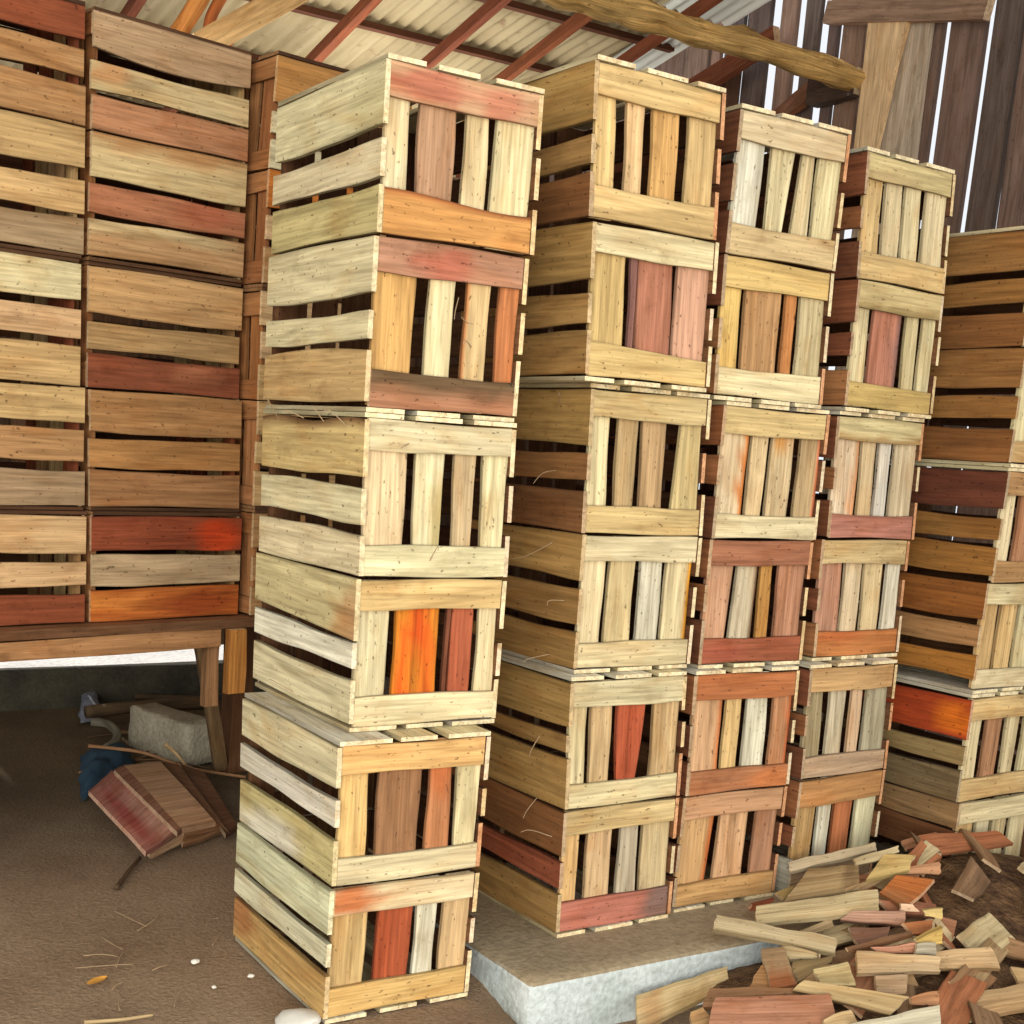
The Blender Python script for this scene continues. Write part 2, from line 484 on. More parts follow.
# ---- front stack (A)
SPEC['A'] = [
 dict(label='pale crate with a red streaked upper batten, topmost of the front stack',
  front=F(((206, 164, 124), .2, dict(stain=[st(.25, .5, .35, .6, (184, 100, 78), .75), st(.75, .4, .2, .6, (188, 106, 82), .65)], label='batten streaked with red')),
   ((232, 172, 98), .26, dict(hi=lambda s: .012 * math.cos(3.6 * s) - .012 + .012 * s, bark=('hi', .14, L((150, 92, 50))), label='orange batten with a wavy upper edge')),
   [(0, .16, 'g'), (.21, .46, (186, 146, 112)), (.52, .69, 'c'), (.74, 1, 'c', dict(lo=taper(0, -.012)))]),
  side=[(0, .38, 'g', dict(stain=[st(.9, .3, .25, .6, (190, 178, 128), .6)])), (.46, .67, 'g'), (.72, 1, (200, 186, 130))]),
 dict(label='crate with a grey bark edged lower batten, second down the front stack',
  front=F(((204, 156, 128), .2, dict(stain=[st(.45, .4, .25, .6, (184, 102, 80), .75)])),
   ((190, 138, 104), .21, dict(bark=('hi', .62, L((104, 82, 56))), label='batten with rough grey bark along its upper edge')),
   [(0, .28, (214, 170, 104)), (.36, .55, 'c'), (.62, .8, (206, 176, 128), dict(bark=('lo', .2, L((190, 130, 80))))), (.86, 1, (214, 136, 84), dict(label='narrow orange slat'))]),
  side=[(0, .34, 'g'), (.44, .61, 'g'), (.66, .98, (196, 166, 112), dict(hi=lambda s: .01 * math.sin(3 * s) - .004))]),
 dict(label='cream crate with a mottled bark board on its side, third down the front stack',
  front=F(('g', .19), ('g', .2), [(0, .28, (222, 200, 156)), (.335, .54, 'g', dict(stain=[st(.7, .9, .4, .3, (180, 160, 90), .6)])), (.61, .77, (214, 190, 146)), (.82, 1, 'c')]),
  side=[(0, .37, (208, 180, 122), dict(bark=('hi', .16, L((130, 98, 62))), hi=lambda s: -.006 + .006 * math.sin(9 * s), label='mottled board with bark left on')), (.43, .66, 'g'), (.73, 1, 'g')]),
 dict(label='crate with a bright orange slat beside a red brown one, in the front stack',
  front=F(((216, 186, 126), .2), ('c', .2), [(0, .22, 'g'),
   (.26, .585, (244, 150, 40), dict(stain=[st(.2, .55, .4, .25, (216, 78, 24), .9), st(.7, .22, .45, .2, (226, 92, 26), .8), st(.72, .8, .45, .2, (226, 96, 30), .8), st(.95, .5, .2, .6, (214, 100, 40), .6)], label='bright orange slat with flame grain')),
   (.625, .665, (110, 64, 44)), (.665, .83, (186, 98, 66), dict(label='red brown slat')), (.86, 1, 'c')]),
  side=[(0, .36, (212, 200, 148), dict(hi=lambda s: 0, lo=lambda s: -.004 + .02 * (1 - s) - .012, stain=[st(.95, .2, .16, .8, (196, 140, 90), .7)])), (.42, .6, 'w'), (.68, .98, 'g')]),
 dict(label='crate with a rough grey brown slat, second from the bottom of the front stack',
  front=F(((222, 178, 116), .2), ('g', .19), [(0, .2, (220, 184, 124)), (.26, .57, (166, 124, 88), dict(label='rough grey brown slat')), (.62, .8, (212, 142, 94), dict(stain=[st(.2, .5, .3, .6, (200, 110, 60), .7)])), (.83, 1, 'c')]),
  side=[(0, .3, 'g'), (.38, .56, 'w', dict(stain=[st(.6, .3, .4, .5, (235, 228, 210), .8)])), (.66, 1, (206, 192, 134), dict(stain=[st(.3, .1, .5, .6, (230, 224, 200), .9)]))]),
 dict(label='crate with a brick red slat standing on the dirt floor, lowest of the front stack',
  front=F(((220, 200, 156), .2, dict(stain=[st(.1, .5, .28, .7, (196, 108, 54), .9)], label='batten with a rust orange stain at one end')), ((220, 182, 116), .22),
   [(0, .25, (206, 176, 122)), (.32, .58, (190, 90, 54), dict(label='brick red slat')), (.6, .765, 'w'), (.8, 1, (214, 182, 132))]),
  side=[(0, .35, (214, 212, 172)), (.41, .6, (218, 212, 178)), (.66, 1, (206, 168, 106), dict(stain=[st(.08, .7, .2, .6, (176, 110, 66), .7)]))]),
]
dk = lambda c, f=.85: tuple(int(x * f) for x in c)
SC = [(150, 96, 58), (128, 74, 48), (164, 112, 70), (110, 66, 44)]
SB = [(162, 126, 74), (172, 136, 80), (146, 104, 60), (136, 92, 52), (130, 90, 54)]  # side board colours with the shade of the gap beside stack A painted in
# ---- first stack on the slab (B)
SPEC['B'] = [
 dict(label='yellowish crate topmost of the stack next to the front stack',
  front=F(('y', .2), ((216, 186, 128), .21), [(0, .17, 'y'), (.245, .4, (220, 188, 138)), (.46, .69, (214, 168, 104)), (.76, 1, 'y')]),
  side=[(0, .38, SB[1]), (.47, .66, SB[0]), (.71, 1, SB[3])]),
 dict(label='crate with two broad pink slats, second down the first slab stack',
  front=F(('c', .19), ((222, 194, 130), .21, dict(hi=lambda s: .006 - .02 * s)), [(0, .29, (208, 178, 118)), (.32, .385, (150, 108, 104)), (.385, .69, (198, 134, 108), dict(label='broad pink slat')), (.72, 1, (208, 160, 132), dict(label='pale pink slat'))]),
  side=[(0, .38, SB[1]), (.46, .66, SB[1]), (.71, 1, SB[0])]),
 dict(label='crate with a leaning slat by a wide gap, third down the first slab stack',
  front=F(((212, 188, 136), .19), ((214, 186, 130), .19), [(0, .18, 'c'), (.24, .42, (190, 164, 118)), (.46, .68, (196, 164, 118)), (.78, 1, (218, 196, 140), dict(lo=taper(.012, -.014)))]),
  side=[(0, .38, SB[1]), (.45, .64, SB[2]), (.7, 1, SB[4])]),
 dict(label='cream crate with an orange edged slat, third from the bottom of the first slab stack',
  front=F(('g', .19), ('c', .19), [(0, .21, 'c'), (.24, .48, (212, 190, 142)), (.52, .73, (214, 206, 180)), (.76, 1, 'c', dict(bark=('hi', .16, L((232, 160, 40)))))]),
  side=[(0, .33, SB[1]), (.4, .66, SB[0]), (.72, 1, SB[0])]),
 dict(label='crate with one bright red tapering slat, second from the bottom of the first slab stack',
  front=F(('g', .2), ('c', .19), [(0, .16, 'c'), (.19, .38, (204, 176, 130)), (.43, .7, (204, 98, 64), dict(lo=taper(-.002, .012, -.008), hi=taper(0, -.035, .006), label='bright red tapering slat')), (.75, 1, (218, 190, 142))]),
  side=[(0, .35, SB[1]), (.42, .55, SB[0]), (.6, 1, SB[1])]),
 dict(label='crate with a pink bottom batten resting on the slab beside the front stack',
  front=F(((214, 188, 134), .19), ((208, 132, 114), .24, dict(stain=[st(.92, .5, .2, .8, (134, 116, 108), .8)], label='pink batten')),
   [(0, .15, (222, 184, 126)), (.215, .45, (214, 182, 138)), (.515, .7, (202, 188, 158)), (.735, 1, (218, 196, 150))]),
  side=[(0, .36, SB[3]), (.42, .62, (158, 84, 58)), (.68, 1, SB[0])]),
]
# ---- middle stack on the slab (C)
SPEC['C'] = [
 dict(label='whitish crate topmost of the middle slab stack, under the slatted wall',
  front=F(((224, 205, 162), .2), ((212, 186, 136), .21), [(0, .26, 'w'), (.325, .56, 'c', dict(hi=taper(.004, -.026), lo=taper(-.002, .004))), (.6, .75, 'c', dict(lo=taper(.012, -.012))), (.78, 1, 'c')]),
  side=rand_side(random.Random(1), SC)),
 dict(label='crate with a wide brown slat and a narrow orange one, in the middle slab stack',
  front=F(((216, 184, 120), .21), ('c', .2), [(0, .19, (220, 186, 114)), (.22, .57, (190, 148, 102), dict(label='wide brown slat')), (.61, .725, (222, 152, 88), dict(label='narrow orange slat')), (.755, 1, (212, 198, 150))]),
  side=rand_side(random.Random(2), SC)),
 dict(label='crate of orange edged cream slats, third down the middle slab stack',
  front=F(((206, 180, 126), .2), ('c', .18), [(0, .27, (226, 204, 164), dict(bark=('hi', .2, L((206, 130, 66))))), (.3, .47, (216, 190, 144)), (.5, .73, (214, 190, 146), dict(stain=[st(.1, .5, .25, .7, (214, 150, 70), .9)])), (.79, 1, (196, 168, 124), dict(bark=('hi', .14, L((206, 120, 80)))))]),
  side=rand_side(random.Random(3), SC)),
 dict(label='crate with a brown red upper batten and pinkish outer slats in the middle slab stack',
  front=F(((182, 124, 92), .2, dict(label='brown red batten')), ((184, 104, 74), .2, dict(label='red brown batten', stain=[st(.2, .4, .3, .5, (160, 84, 64), .7)])),
   [(0, .26, (204, 158, 124), dict(hi=taper(.006, -.012))), (.29, .505, (206, 192, 160), dict(lo=taper(.006, -.01), bark=('hi', .18, L((120, 92, 66))))), (.54, .67, (226, 168, 90)), (.725, 1, (206, 154, 122))]),
  side=rand_side(random.Random(4), SC)),
 dict(label='crate framed by orange brown battens, second from the bottom of the middle slab stack',
  front=F(((206, 130, 78), .21, dict(label='orange brown batten')), ((196, 132, 92), .19, dict(stain=[st(.85, .4, .3, .7, (208, 126, 70), .7)])),
   [(0, .29, (212, 172, 128), dict(bark=('hi', .16, L((206, 128, 76))))), (.32, .485, (224, 188, 128)), (.535, .76, 'w', dict(lo=taper(.004, -.004))), (.81, 1, (216, 160, 114), dict(bark=('hi', .2, L((204, 112, 64)))))]),
  side=rand_side(random.Random(5), SC)),
 dict(label='tan crate with three wide slats resting on the slab, lowest of the middle slab stack',
  front=F(((204, 160, 118), .2), ((214, 170, 112), .2), [(0, .32, (206, 164, 114), dict(hi=taper(.01, -.012), bark=('hi', .16, L((200, 116, 62))))), (.385, .69, (208, 166, 124), dict(lo=taper(.004, -.008))), (.77, 1, (200, 152, 118))]),
  side=rand_side(random.Random(6), SC)),
]
# ---- last stack on the slab (D)
SPEC['D'] = [
 dict(label='crate topmost of the slab stack farthest along, in front of the wide grey wall boards',
  front=F(((212, 190, 138), .19, dict(stain=[st(.35, .2, .4, .4, (170, 146, 104), .7)])), (('y'), .21), [(0, .22, 'y'), (.26, .46, 'c'), (.49, .69, 'c'), (.74, 1, 'c')]),
  side=[(0, .34, SC[1]), (.42, .6, SC[0]), (.7, 1, SC[3])]),
 dict(label='crate with a pink slat beside cream ones, second down the last slab stack',
  front=F(((216, 192, 138), .21, dict(bark=('lo', .3, L((170, 148, 100))))), ((212, 180, 114), .21, dict(hi=lambda s: -.004 - .008 * s)), [(0, .19, 'c'), (.23, .58, (206, 144, 120), dict(bark=('hi', .2, L((140, 104, 92))), label='pink slat')), (.635, .8, (212, 196, 148)), (.84, 1, 'c')]),
  side=[(0, .34, SC[1]), (.42, .6, SC[1]), (.7, 1, SC[2])]),
 dict(label='crate with a mauve pink bottom batten in the last slab stack',
  front=F(((218, 200, 150), .19, dict(bark=('lo', .25, L((180, 150, 100))))), ((190, 130, 114), .19, dict(label='mauve pink batten')), [(0, .29, (230, 208, 172), dict(bark=('hi', .22, L((222, 160, 110))))), (.32, .5, (214, 190, 146)), (.525, .685, (216, 212, 194)), (.72, 1, (226, 206, 166))]),
  side=[(0, .34, SC[1]), (.42, .6, SC[0]), (.7, 1, SC[3])]),
 dict(label='crate with an orange bottom batten, third from the bottom of the last slab stack',
  front=F(((208, 182, 132), .2), ((216, 140, 78), .21, dict(label='orange batten', stain=[st(.3, .8, .4, .3, (196, 104, 56), .7)])), [(0, .27, (210, 160, 134)), (.3, .51, (224, 204, 164)), (.545, .77, (228, 204, 154)), (.82, 1, 'w')]),
  side=[(0, .34, SC[0]), (.42, .6, SC[1]), (.7, 1, SC[2])]),
 dict(label='crate with olive grey outer slats, second from the bottom of the last slab stack',
  front=F(((216, 174, 120), .21), ((198, 168, 136), .19), [(0, .2, (176, 158, 120)), (.275, .475, (212, 196, 164)), (.535, .68, (224, 190, 150)), (.73, 1, (186, 176, 146))]),
  side=[(0, .34, SC[1]), (.42, .6, SC[0]), (.7, 1, SC[3])]),
 dict(label='crate half buried by scrap boards, lowest of the last slab stack',
  front=F(((220, 166, 104), .24), ('e', .2), [(0, .25, (190, 154, 100)), (.285, .45, 'w'), (.485, .715, (216, 134, 84), dict(label='orange slat')), (.75, 1, (222, 212, 172))]),
  side=[(0, .34, SC[0]), (.42, .6, SC[1]), (.7, 1, 'n')]),
]
# ---- stack on the table (F): its long sides face the camera
SPEC['F'] = [
 dict(label='crate with a broad grey tan top board, topmost of the stack on the wooden table',
  front=rand_front(random.Random(11), 'bdt'),
  side=[(0, .29, (194, 160, 122), dict(lo=lambda s: -.02 * math.sin(3.1 * s) - .004, hi=lambda s: 0)), (.42, .66, (210, 190, 140), dict(stain=[st(.12, .7, .16, .5, (214, 158, 104), .8), st(.3, .5, .12, .4, (170, 150, 110), .7)])), (.7, 1, (204, 146, 104))]),
 dict(label='crate with a pale top board over reddish ones, second from the top on the table',
  front=rand_front(random.Random(12), 'bdt'),
  side=[(0, .37, (214, 188, 138), dict(stain=[st(.5, .95, .7, .25, (190, 134, 80), .8)])), (.42, .65, (190, 124, 90), dict(stain=[st(.75, .6, .25, .5, (186, 100, 70), .6)])), (.69, .99, (188, 150, 104), dict(stain=[st(.4, .85, .6, .3, (214, 190, 140), .8)]))]),
 dict(label='crate with a dark red brown bottom board, middle one of the stack on the table',
  front=rand_front(random.Random(13), 'bdt'),
  side=[(0, .39, (206, 164, 110)), (.45, .68, (180, 146, 98)), (.72, 1, (150, 82, 54), dict(label='dark red brown board', stain=[st(.7, .6, .2, .4, (186, 120, 84), .6)]))]),
 dict(label='plain brown crate second from the bottom of the stack on the table',
  front=rand_front(random.Random(14), 'bdt'),
  side=[(0, .36, (190, 146, 92)), (.41, .66, (192, 144, 84)), (.69, 1, (176, 132, 86))]),
 dict(label='crate with a glowing orange bottom board resting on the table top',
  front=rand_front(random.Random(15), 'bdt'),
  side=[(0, .33, (152, 74, 46), dict(label='red board', stain=[st(.85, .5, .2, .6, (214, 76, 30), .9)])), (.37, .66, (192, 168, 128)), (.69, 1, (206, 112, 44), dict(label='glossy orange board', stain=[st(.1, .6, .3, .4, (236, 150, 70), .8), st(.75, .4, .35, .5, (160, 74, 34), .8)]))]),
]
def variants(n, seed, labels, fpal, spal):
    r = random.Random(seed)
    return [dict(label=labels[i], front=rand_front(r, fpal), side=rand_side(r, spal)) for i in range(n)]
ORD = ['topmost', 'second from the top', 'third from the top', 'fourth from the top', 'fifth from the top', 'lowest']
SPEC['G'] = variants(5, 21, ['crate half hidden between table stack and front stack, ' + x for x in ('topmost', 'second from the top', 'middle one', 'second from the bottom', 'lowest')], 'obot', 'obtu')
SPEC['G'][0]['side'] = [(0, .42, (226, 166, 92)), (.5, .7, 'g'), (.75, 1, 'g')]
SPEC['H'] = variants(5, 31, ['crate of the table stack away from the front stack, ' + x for x in ('topmost', 'second from the top', 'middle one', 'second from the bottom', 'lowest')], 'bdtu', 'btuedc')
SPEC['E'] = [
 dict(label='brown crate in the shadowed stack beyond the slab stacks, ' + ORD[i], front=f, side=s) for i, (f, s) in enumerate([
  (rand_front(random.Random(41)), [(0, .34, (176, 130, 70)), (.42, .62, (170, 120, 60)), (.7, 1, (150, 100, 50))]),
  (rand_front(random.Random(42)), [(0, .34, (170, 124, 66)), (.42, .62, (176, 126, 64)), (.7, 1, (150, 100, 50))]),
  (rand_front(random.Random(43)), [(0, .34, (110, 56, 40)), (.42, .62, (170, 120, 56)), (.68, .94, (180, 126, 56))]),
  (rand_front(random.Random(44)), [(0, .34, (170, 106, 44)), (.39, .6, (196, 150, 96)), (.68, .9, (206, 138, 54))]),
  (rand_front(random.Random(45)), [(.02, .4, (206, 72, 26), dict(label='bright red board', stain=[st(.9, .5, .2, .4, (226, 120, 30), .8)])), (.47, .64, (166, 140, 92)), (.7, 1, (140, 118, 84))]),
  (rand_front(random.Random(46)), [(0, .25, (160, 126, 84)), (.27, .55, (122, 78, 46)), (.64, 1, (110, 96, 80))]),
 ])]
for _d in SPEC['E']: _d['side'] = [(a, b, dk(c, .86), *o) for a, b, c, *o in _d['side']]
SPEC['E'][4]['label'] = 'crate with a bright red side board in the shadowed stack beyond the slab stacks'

fyaw = STACKS['F']['yaw']
STACKS['H'] = dict(base=STACKS['F']['base'], yaw=fyaw - .02, levels=[])
for i, (x, y, h, sx, sy) in enumerate(STACKS['F']['levels']):
    STACKS['H']['levels'].append((x - (CD + .028) * math.cos(fyaw) + .004 * math.sin(i * 2.1), y - (CD + .028) * math.sin(fyaw) + .008, h, .002, .002))
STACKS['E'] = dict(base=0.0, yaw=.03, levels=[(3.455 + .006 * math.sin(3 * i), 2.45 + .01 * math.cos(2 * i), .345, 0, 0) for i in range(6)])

STACKS['G']['levels'] = [(x + .028, y, h, sx, sy) for x, y, h, sx, sy in STACKS['G']['levels']]

GROUP = {k: 'wooden crates stacked on the floor and the slab' for k in 'ABCDE'}
GROUP.update({k: 'wooden crates stacked on the table' for k in 'FGH'})
for key in 'ABCDEFGH':
    S = STACKS[key]; n = len(S['levels']); z = S['base']
    for lvl in range(n - 1, -1, -1):
        x, y, h, sx, sy = S['levels'][lvl]
        rnd = random.Random(hash(('ABCDEFGH'.index(key), lvl)) & 0xffff)
        sp = SPEC[key][lvl]
        inv = lvl % 2 == 0
        a = S['yaw']
        if key in 'FGH':
            root = build_crate(sp, rnd, (CW, CD, h), inv, (sy, -sx), [(186, 126, 74), (170, 112, 68), (196, 140, 88)], [(122, 88, 60), (104, 74, 50)], (150, 112, 76))
            cx, cy = CD / 2, CW / 2
            rz = a + math.pi / 2
        else:
            root = build_crate(sp, rnd, (CW, CD, h), inv, (sx, sy))
            cx, cy = CW / 2, CD / 2
            rz = a
        root.location = (x + cx * math.cos(a) - cy * math.sin(a), y + cx * math.sin(a) + cy * math.cos(a), z)
        root.rotation_euler = (0, 0, rz)
        tag(root, sp['label'], 'crate', GROUP[key])
        z += h

# ---------------------------------------------------------------- table under the far stacks
OLD = col((176, 128, 82)); 
trnd = random.Random(5)
tz = STACKS['F']['base'] - .002
ca, sa = math.cos(fyaw), math.sin(fyaw)
tbl = empty('work_table', (1.16, 3.93, 0), fyaw)
tag(tbl, 'rough timber table carrying stacks of crates, hung with an orange leg board', 'table')
def tb(name, mbfn, label=None):
    mb = MB(); mbfn(mb); o = mb.build(name, OLDWOOD, tbl)
    if label: o['label'] = label
    return o
def top_fn(mb):
    for i in range(4):
        board(mb, trnd, (-1.0, -.04 + i * .19, tz - .03), (1, 0, 0), (0, 1, 0), 2.6, .183, .03, col((150, 108, 74), trnd), wavy=.002)
tb('table_top', top_fn)
tb('apron', lambda mb: board(mb, trnd, (-1.0, -.005, tz - .092), (1, 0, 0), (0, 0, 1), 1.45, .06, .03, col((200, 150, 100)), wavy=.003))
tb('apron', lambda mb: board(mb, trnd, (-1.0, .66, tz - .092), (1, 0, 0), (0, 0, 1), 2.6, .06, .03, col((150, 108, 70)), wavy=.003))
def leg(x, y, w, t, z0, z1, c, name='leg', label=None):
    tb(name, lambda mb: board(mb, trnd, (x, y, z0), (0, 0, 1), (-1, 0, 0), z1 - z0, w, t, col(c), wavy=.002), label)
leg(.535, -.036, .07, .028, .47, tz - .032, (222, 152, 72), 'leg_board', 'short bright orange board nailed over the leg')
leg(.462, .02, .05, .03, .42, tz - .032, (176, 134, 92), 'leg_board')
leg(-.9, .03, .085, .07, 0, tz - .032, (140, 94, 62))
leg(1.5, .03, .085, .07, 0, tz - .032, (140, 94, 62))
for xx in (-.9, .965, 1.5): leg(xx, .59, .1, .07, 0, tz - .032, (120, 84, 56))
ti = Matrix.Translation(tbl.location) @ Matrix.Rotation(fyaw, 4, 'Z')
b0 = ti.inverted() @ at_y(199, 640, 4.06); b1 = ti.inverted() @ at_y(219, 768, 4.64)
tb('brace', lambda mb: board(mb, trnd, b1 + Vector((.03, 0, .01)), b0 - b1, (-1, 0, 0), (b0 - b1).length, .058, .03, col((156, 128, 92)), wavy=.002))

# ---------------------------------------------------------------- setting
def box_grid(name, x0, x1, y0, y1, z0, z1, mat, n=24, jitter=.006, parent=None, seed=0, m=6, k=3):
    """closed block with rough faces"""
    import bmesh
    bm = bmesh.new(); bmesh.ops.create_cube(bm, size=1)
    for v in bm.verts: v.co = Vector((lerp(x0, x1, v.co.x + .5), lerp(y0, y1, v.co.y + .5), lerp(z0, z1, v.co.z + .5)))
    eds = [e for e in bm.edges]
    bmesh.ops.bevel(bm, geom=eds, offset=min(.007, (z1 - z0) * .2), segments=1, affect='EDGES')
    bmesh.ops.subdivide_edges(bm, edges=bm.edges[:], cuts=m, use_grid_fill=True)
    for v in bm.verts:
        q = v.co * 9 + Vector((seed, seed * 2, 0))
        v.co += Vector((noise.noise(q), noise.noise(q + Vector((5, 1, 3))), noise.noise(q + Vector((1, 9, 2))) * .6)) * jitter
    me = bpy.data.meshes.new(name); bm.to_mesh(me); bm.free(); me.materials.append(mat)
    for p in me.polygons: p.use_smooth = True
    o = bpy.data.objects.new(name, me); C.objects.link(o)
    if parent: o.parent = parent
    return o

def ground_grid(name, x0, x1, y0, y1, nx, ny, fn, mat):
    V = []; Fc = []
    for j in range(ny + 1):
        for i in range(nx + 1):
            x, y = lerp(x0, x1, i / nx), lerp(y0, y1, j / ny)
            V.append((x, y, fn(x, y)))
    for j in range(ny):
        for i in range(nx):
            a = j * (nx + 1) + i; Fc.append((a, a + 1, a + nx + 2, a + nx + 1))
    return mesh_obj(name, V, Fc, mat, None, True)

def dip(x, y): return .075 * smooth(1.66, 1.86, x) * (1 - smooth(2.36, 2.6, y))
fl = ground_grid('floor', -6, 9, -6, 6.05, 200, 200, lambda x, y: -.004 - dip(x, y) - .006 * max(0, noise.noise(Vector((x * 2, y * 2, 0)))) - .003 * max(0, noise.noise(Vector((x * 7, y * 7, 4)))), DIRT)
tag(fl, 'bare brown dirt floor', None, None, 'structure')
og = ground_grid('ground_outside', -12, 18, 6.05, 26, 20, 20, lambda x, y: -.02 + .02 * noise.noise(Vector((x * 2, y * 2, 0))), PALEGROUND)
tag(og, 'pale sunlit ground beyond the shed', None, None, 'structure')

SLAB_TOP = STACKS['B']['base'] - .001
slab = box_grid('concrete_slab', 1.775, 3.37, 2.335, 3.6, -.22, SLAB_TOP + .001, CONCRETE, jitter=.0022, seed=3, m=20)
tag(slab, 'low concrete slab with a pale blue grey front edge under three stacks', 'slab')
kerb = box_grid('trim_kerb', -3, 5.0, 5.95, 6.06, -.1, .18, DARKSTONE, jitter=.012, seed=8, m=14)
tag(kerb, 'low dark kerb behind the table', None, None, 'structure')

# walls of upright planks
def plank_wall(name, pts, axis, fixed, z0, z1, rnd, cols, t=.025):
    mb = MB()
    for (a, b) in pts:
        c = col(rnd.choice(cols), rnd, .15)
        if callable(z1): top = z1((a + b) / 2)
        else: top = z1
        if axis == 'y': board(mb, rnd, (fixed, b, z0), (0, 0, 1), (0, -1, 0), top - z0, b - a, -t if False else t, c, wavy=.006, n=10, grainax=1)
        else: board(mb, rnd, (a, fixed, z0 if a < 2.45 else 0.0), (0, 0, 1), (1, 0, 0), top - (z0 if a < 2.45 else 0.0), b - a, t, c, wavy=.003, n=8)
    return mb.build(name, OLDWOOD)

def roof_z(y): return 3.4 + .2 * (6 - y)
wr = random.Random(77)
edges = [(1.5, 1.76), (1.78, 2.05), (2.07, 2.4), (2.42, 2.7), (2.73, 3.0), (3.03, 3.3), (3.34, 3.6), (3.63, 3.86), (3.88, 4.03), (4.07, 4.245), (4.295, 4.46), (4.465, 4.685),
         (4.745, 4.89), (4.925, 4.99), (5.05, 5.16), (5.22, 5.33), (5.4, 5.57), (5.6, 5.73), (5.765, 5.83), (5.855, 6.05), (6.06, 6.3), (6.31, 6.6), (6.61, 6.9), (6.91, 7.2), (7.21, 7.6)]
wall_r = plank_wall('wall_right', edges, 'y', 5.13, 0, 4.7, wr, [(128, 104, 92), (112, 94, 86), (138, 114, 100), (108, 96, 98), (144, 114, 96)])
tag(wall_r, 'upright plank wall with daylight between the boards', None, None, 'structure')
wb = plank_wall('wall_back', [(-4 + .3 * i, -4 + .3 * i + .298) for i in range(31)], 'x', 6.06, .26, 2.7, wr, [(110, 84, 62), (96, 74, 56), (124, 96, 70)])
tag(wb, 'dark plank wall behind the table', None, None, 'structure')

# roof: three courses of corrugated sheet that lap one over the next
def roof():
    V = []; Fc = []
    pitch = .076; x0, x1 = -4.0, 4.78
    nx = int((x1 - x0) / pitch * 8)
    ys = []
    for (ya, yb) in [(2.3, 3.75), (3.75, 4.75), (4.75, 5.76), (5.76, 6.24), (6.24, 6.8), (6.8, 7.6), (7.6, 8.2)]:
        for k in range(4): ys.append((lerp(ya, yb - .004, k / 3), lerp(-.012, .016, 1 - k / 3)))
    for (y, lift) in ys:
        for i in range(nx + 1):
            x = lerp(x0, x1, i / nx)
            V.append((x, y, roof_z(y) + .05 + .0095 * math.sin(2 * math.pi * x / pitch) - lift + .006 * noise.noise(Vector((x * 1.5, y * 2, 0)))))
    for j in range(len(ys) - 1):
        for i in range(nx):
            a = j * (nx + 1) + i; Fc.append((a, a + 1, a + nx + 2, a + nx + 1))
    o = mesh_obj('ceiling', V, Fc, SHEET, None, True)
    tag(o, 'underside of the corrugated sheet roof', None, None, 'structure')
roof()
def sheet(name, x0, x1, y0, y1, dz, mat, label):
    V = []; Fc = []; nx = int((x1 - x0) / .076 * 8)
    for j in range(2):
        y = (y0, y1)[j]
        for i in range(nx + 1):
            x = lerp(x0, x1, i / nx); V.append((x, y, roof_z(y) + dz + .0095 * math.sin(2 * math.pi * x / .076)))
    for i in range(nx): Fc.append((i, i + 1, nx + i + 2, nx + i + 1))
    tag(mesh_obj(name, V, Fc, mat, None, True), label, None, None, 'structure')
PALESHEET = flat_material('pale_sheet', lin((232, 236, 226)), .5, 3, .06)
sheet('ceiling_pale_sheet', 4.40, 4.86, 4.3, 5.42, .012, PALESHEET, 'pale corrugated sheet at the roof edge')
sheet('ceiling_edge_sheet', 4.55, 4.84, 5.5, 6.5, .03, PALESHEET, 'pale corrugated sheet end by the plank wall')
def beam(name, p, q, w, h, c, label, mat=None, cat=None, kind='structure', seed=1, n=10, wavy=.004):
    r = random.Random(seed); p, q = Vector(p), Vector(q); d = (q - p).normalized()
    side = d.cross(Vector((0, 0, 1))); side = side.normalized() if side.length > .05 else Vector((1, 0, 0))
    upv = side.cross(d).normalized()
    mb = MB()
    board(mb, r, p - side * (w / 2) - upv * (h / 2), d, side, (q - p).length, w, h, col(c), n=n, wavy=wavy) if d.cross(side).dot(upv) > 0 else \
    board(mb, r, p + side * (w / 2) - upv * (h / 2), d, -side, (q - p).length, w, h, col(c), n=n, wavy=wavy)
    o = mb.build(name, mat or OLDWOOD)
    tag(o, label, cat, None, kind); return o
RB = [(164, 88, 54), (150, 78, 50), (172, 96, 58)]
for i, x in enumerate([-.2, .35, .9, 1.45, 2.0, 2.5, 2.97, 3.52, 3.97, 4.44]):
    beam('rafter', (x, 2.4, roof_z(2.4) - .03), (x, 7.3, roof_z(7.9) - .03), .04, .055, RB[i % 3], 'red brown rafter under the roof sheets', seed=i)
for i, y in enumerate([3.72, 4.72, 5.75, 6.23, 6.79, 7.6]):
    beam('purlin', (-3.8, y, roof_z(y) + .022), (4.78, y, roof_z(y) + .022), .05, .03, (112, 66, 44), 'dark purlin under the roof sheets', seed=20 + i)

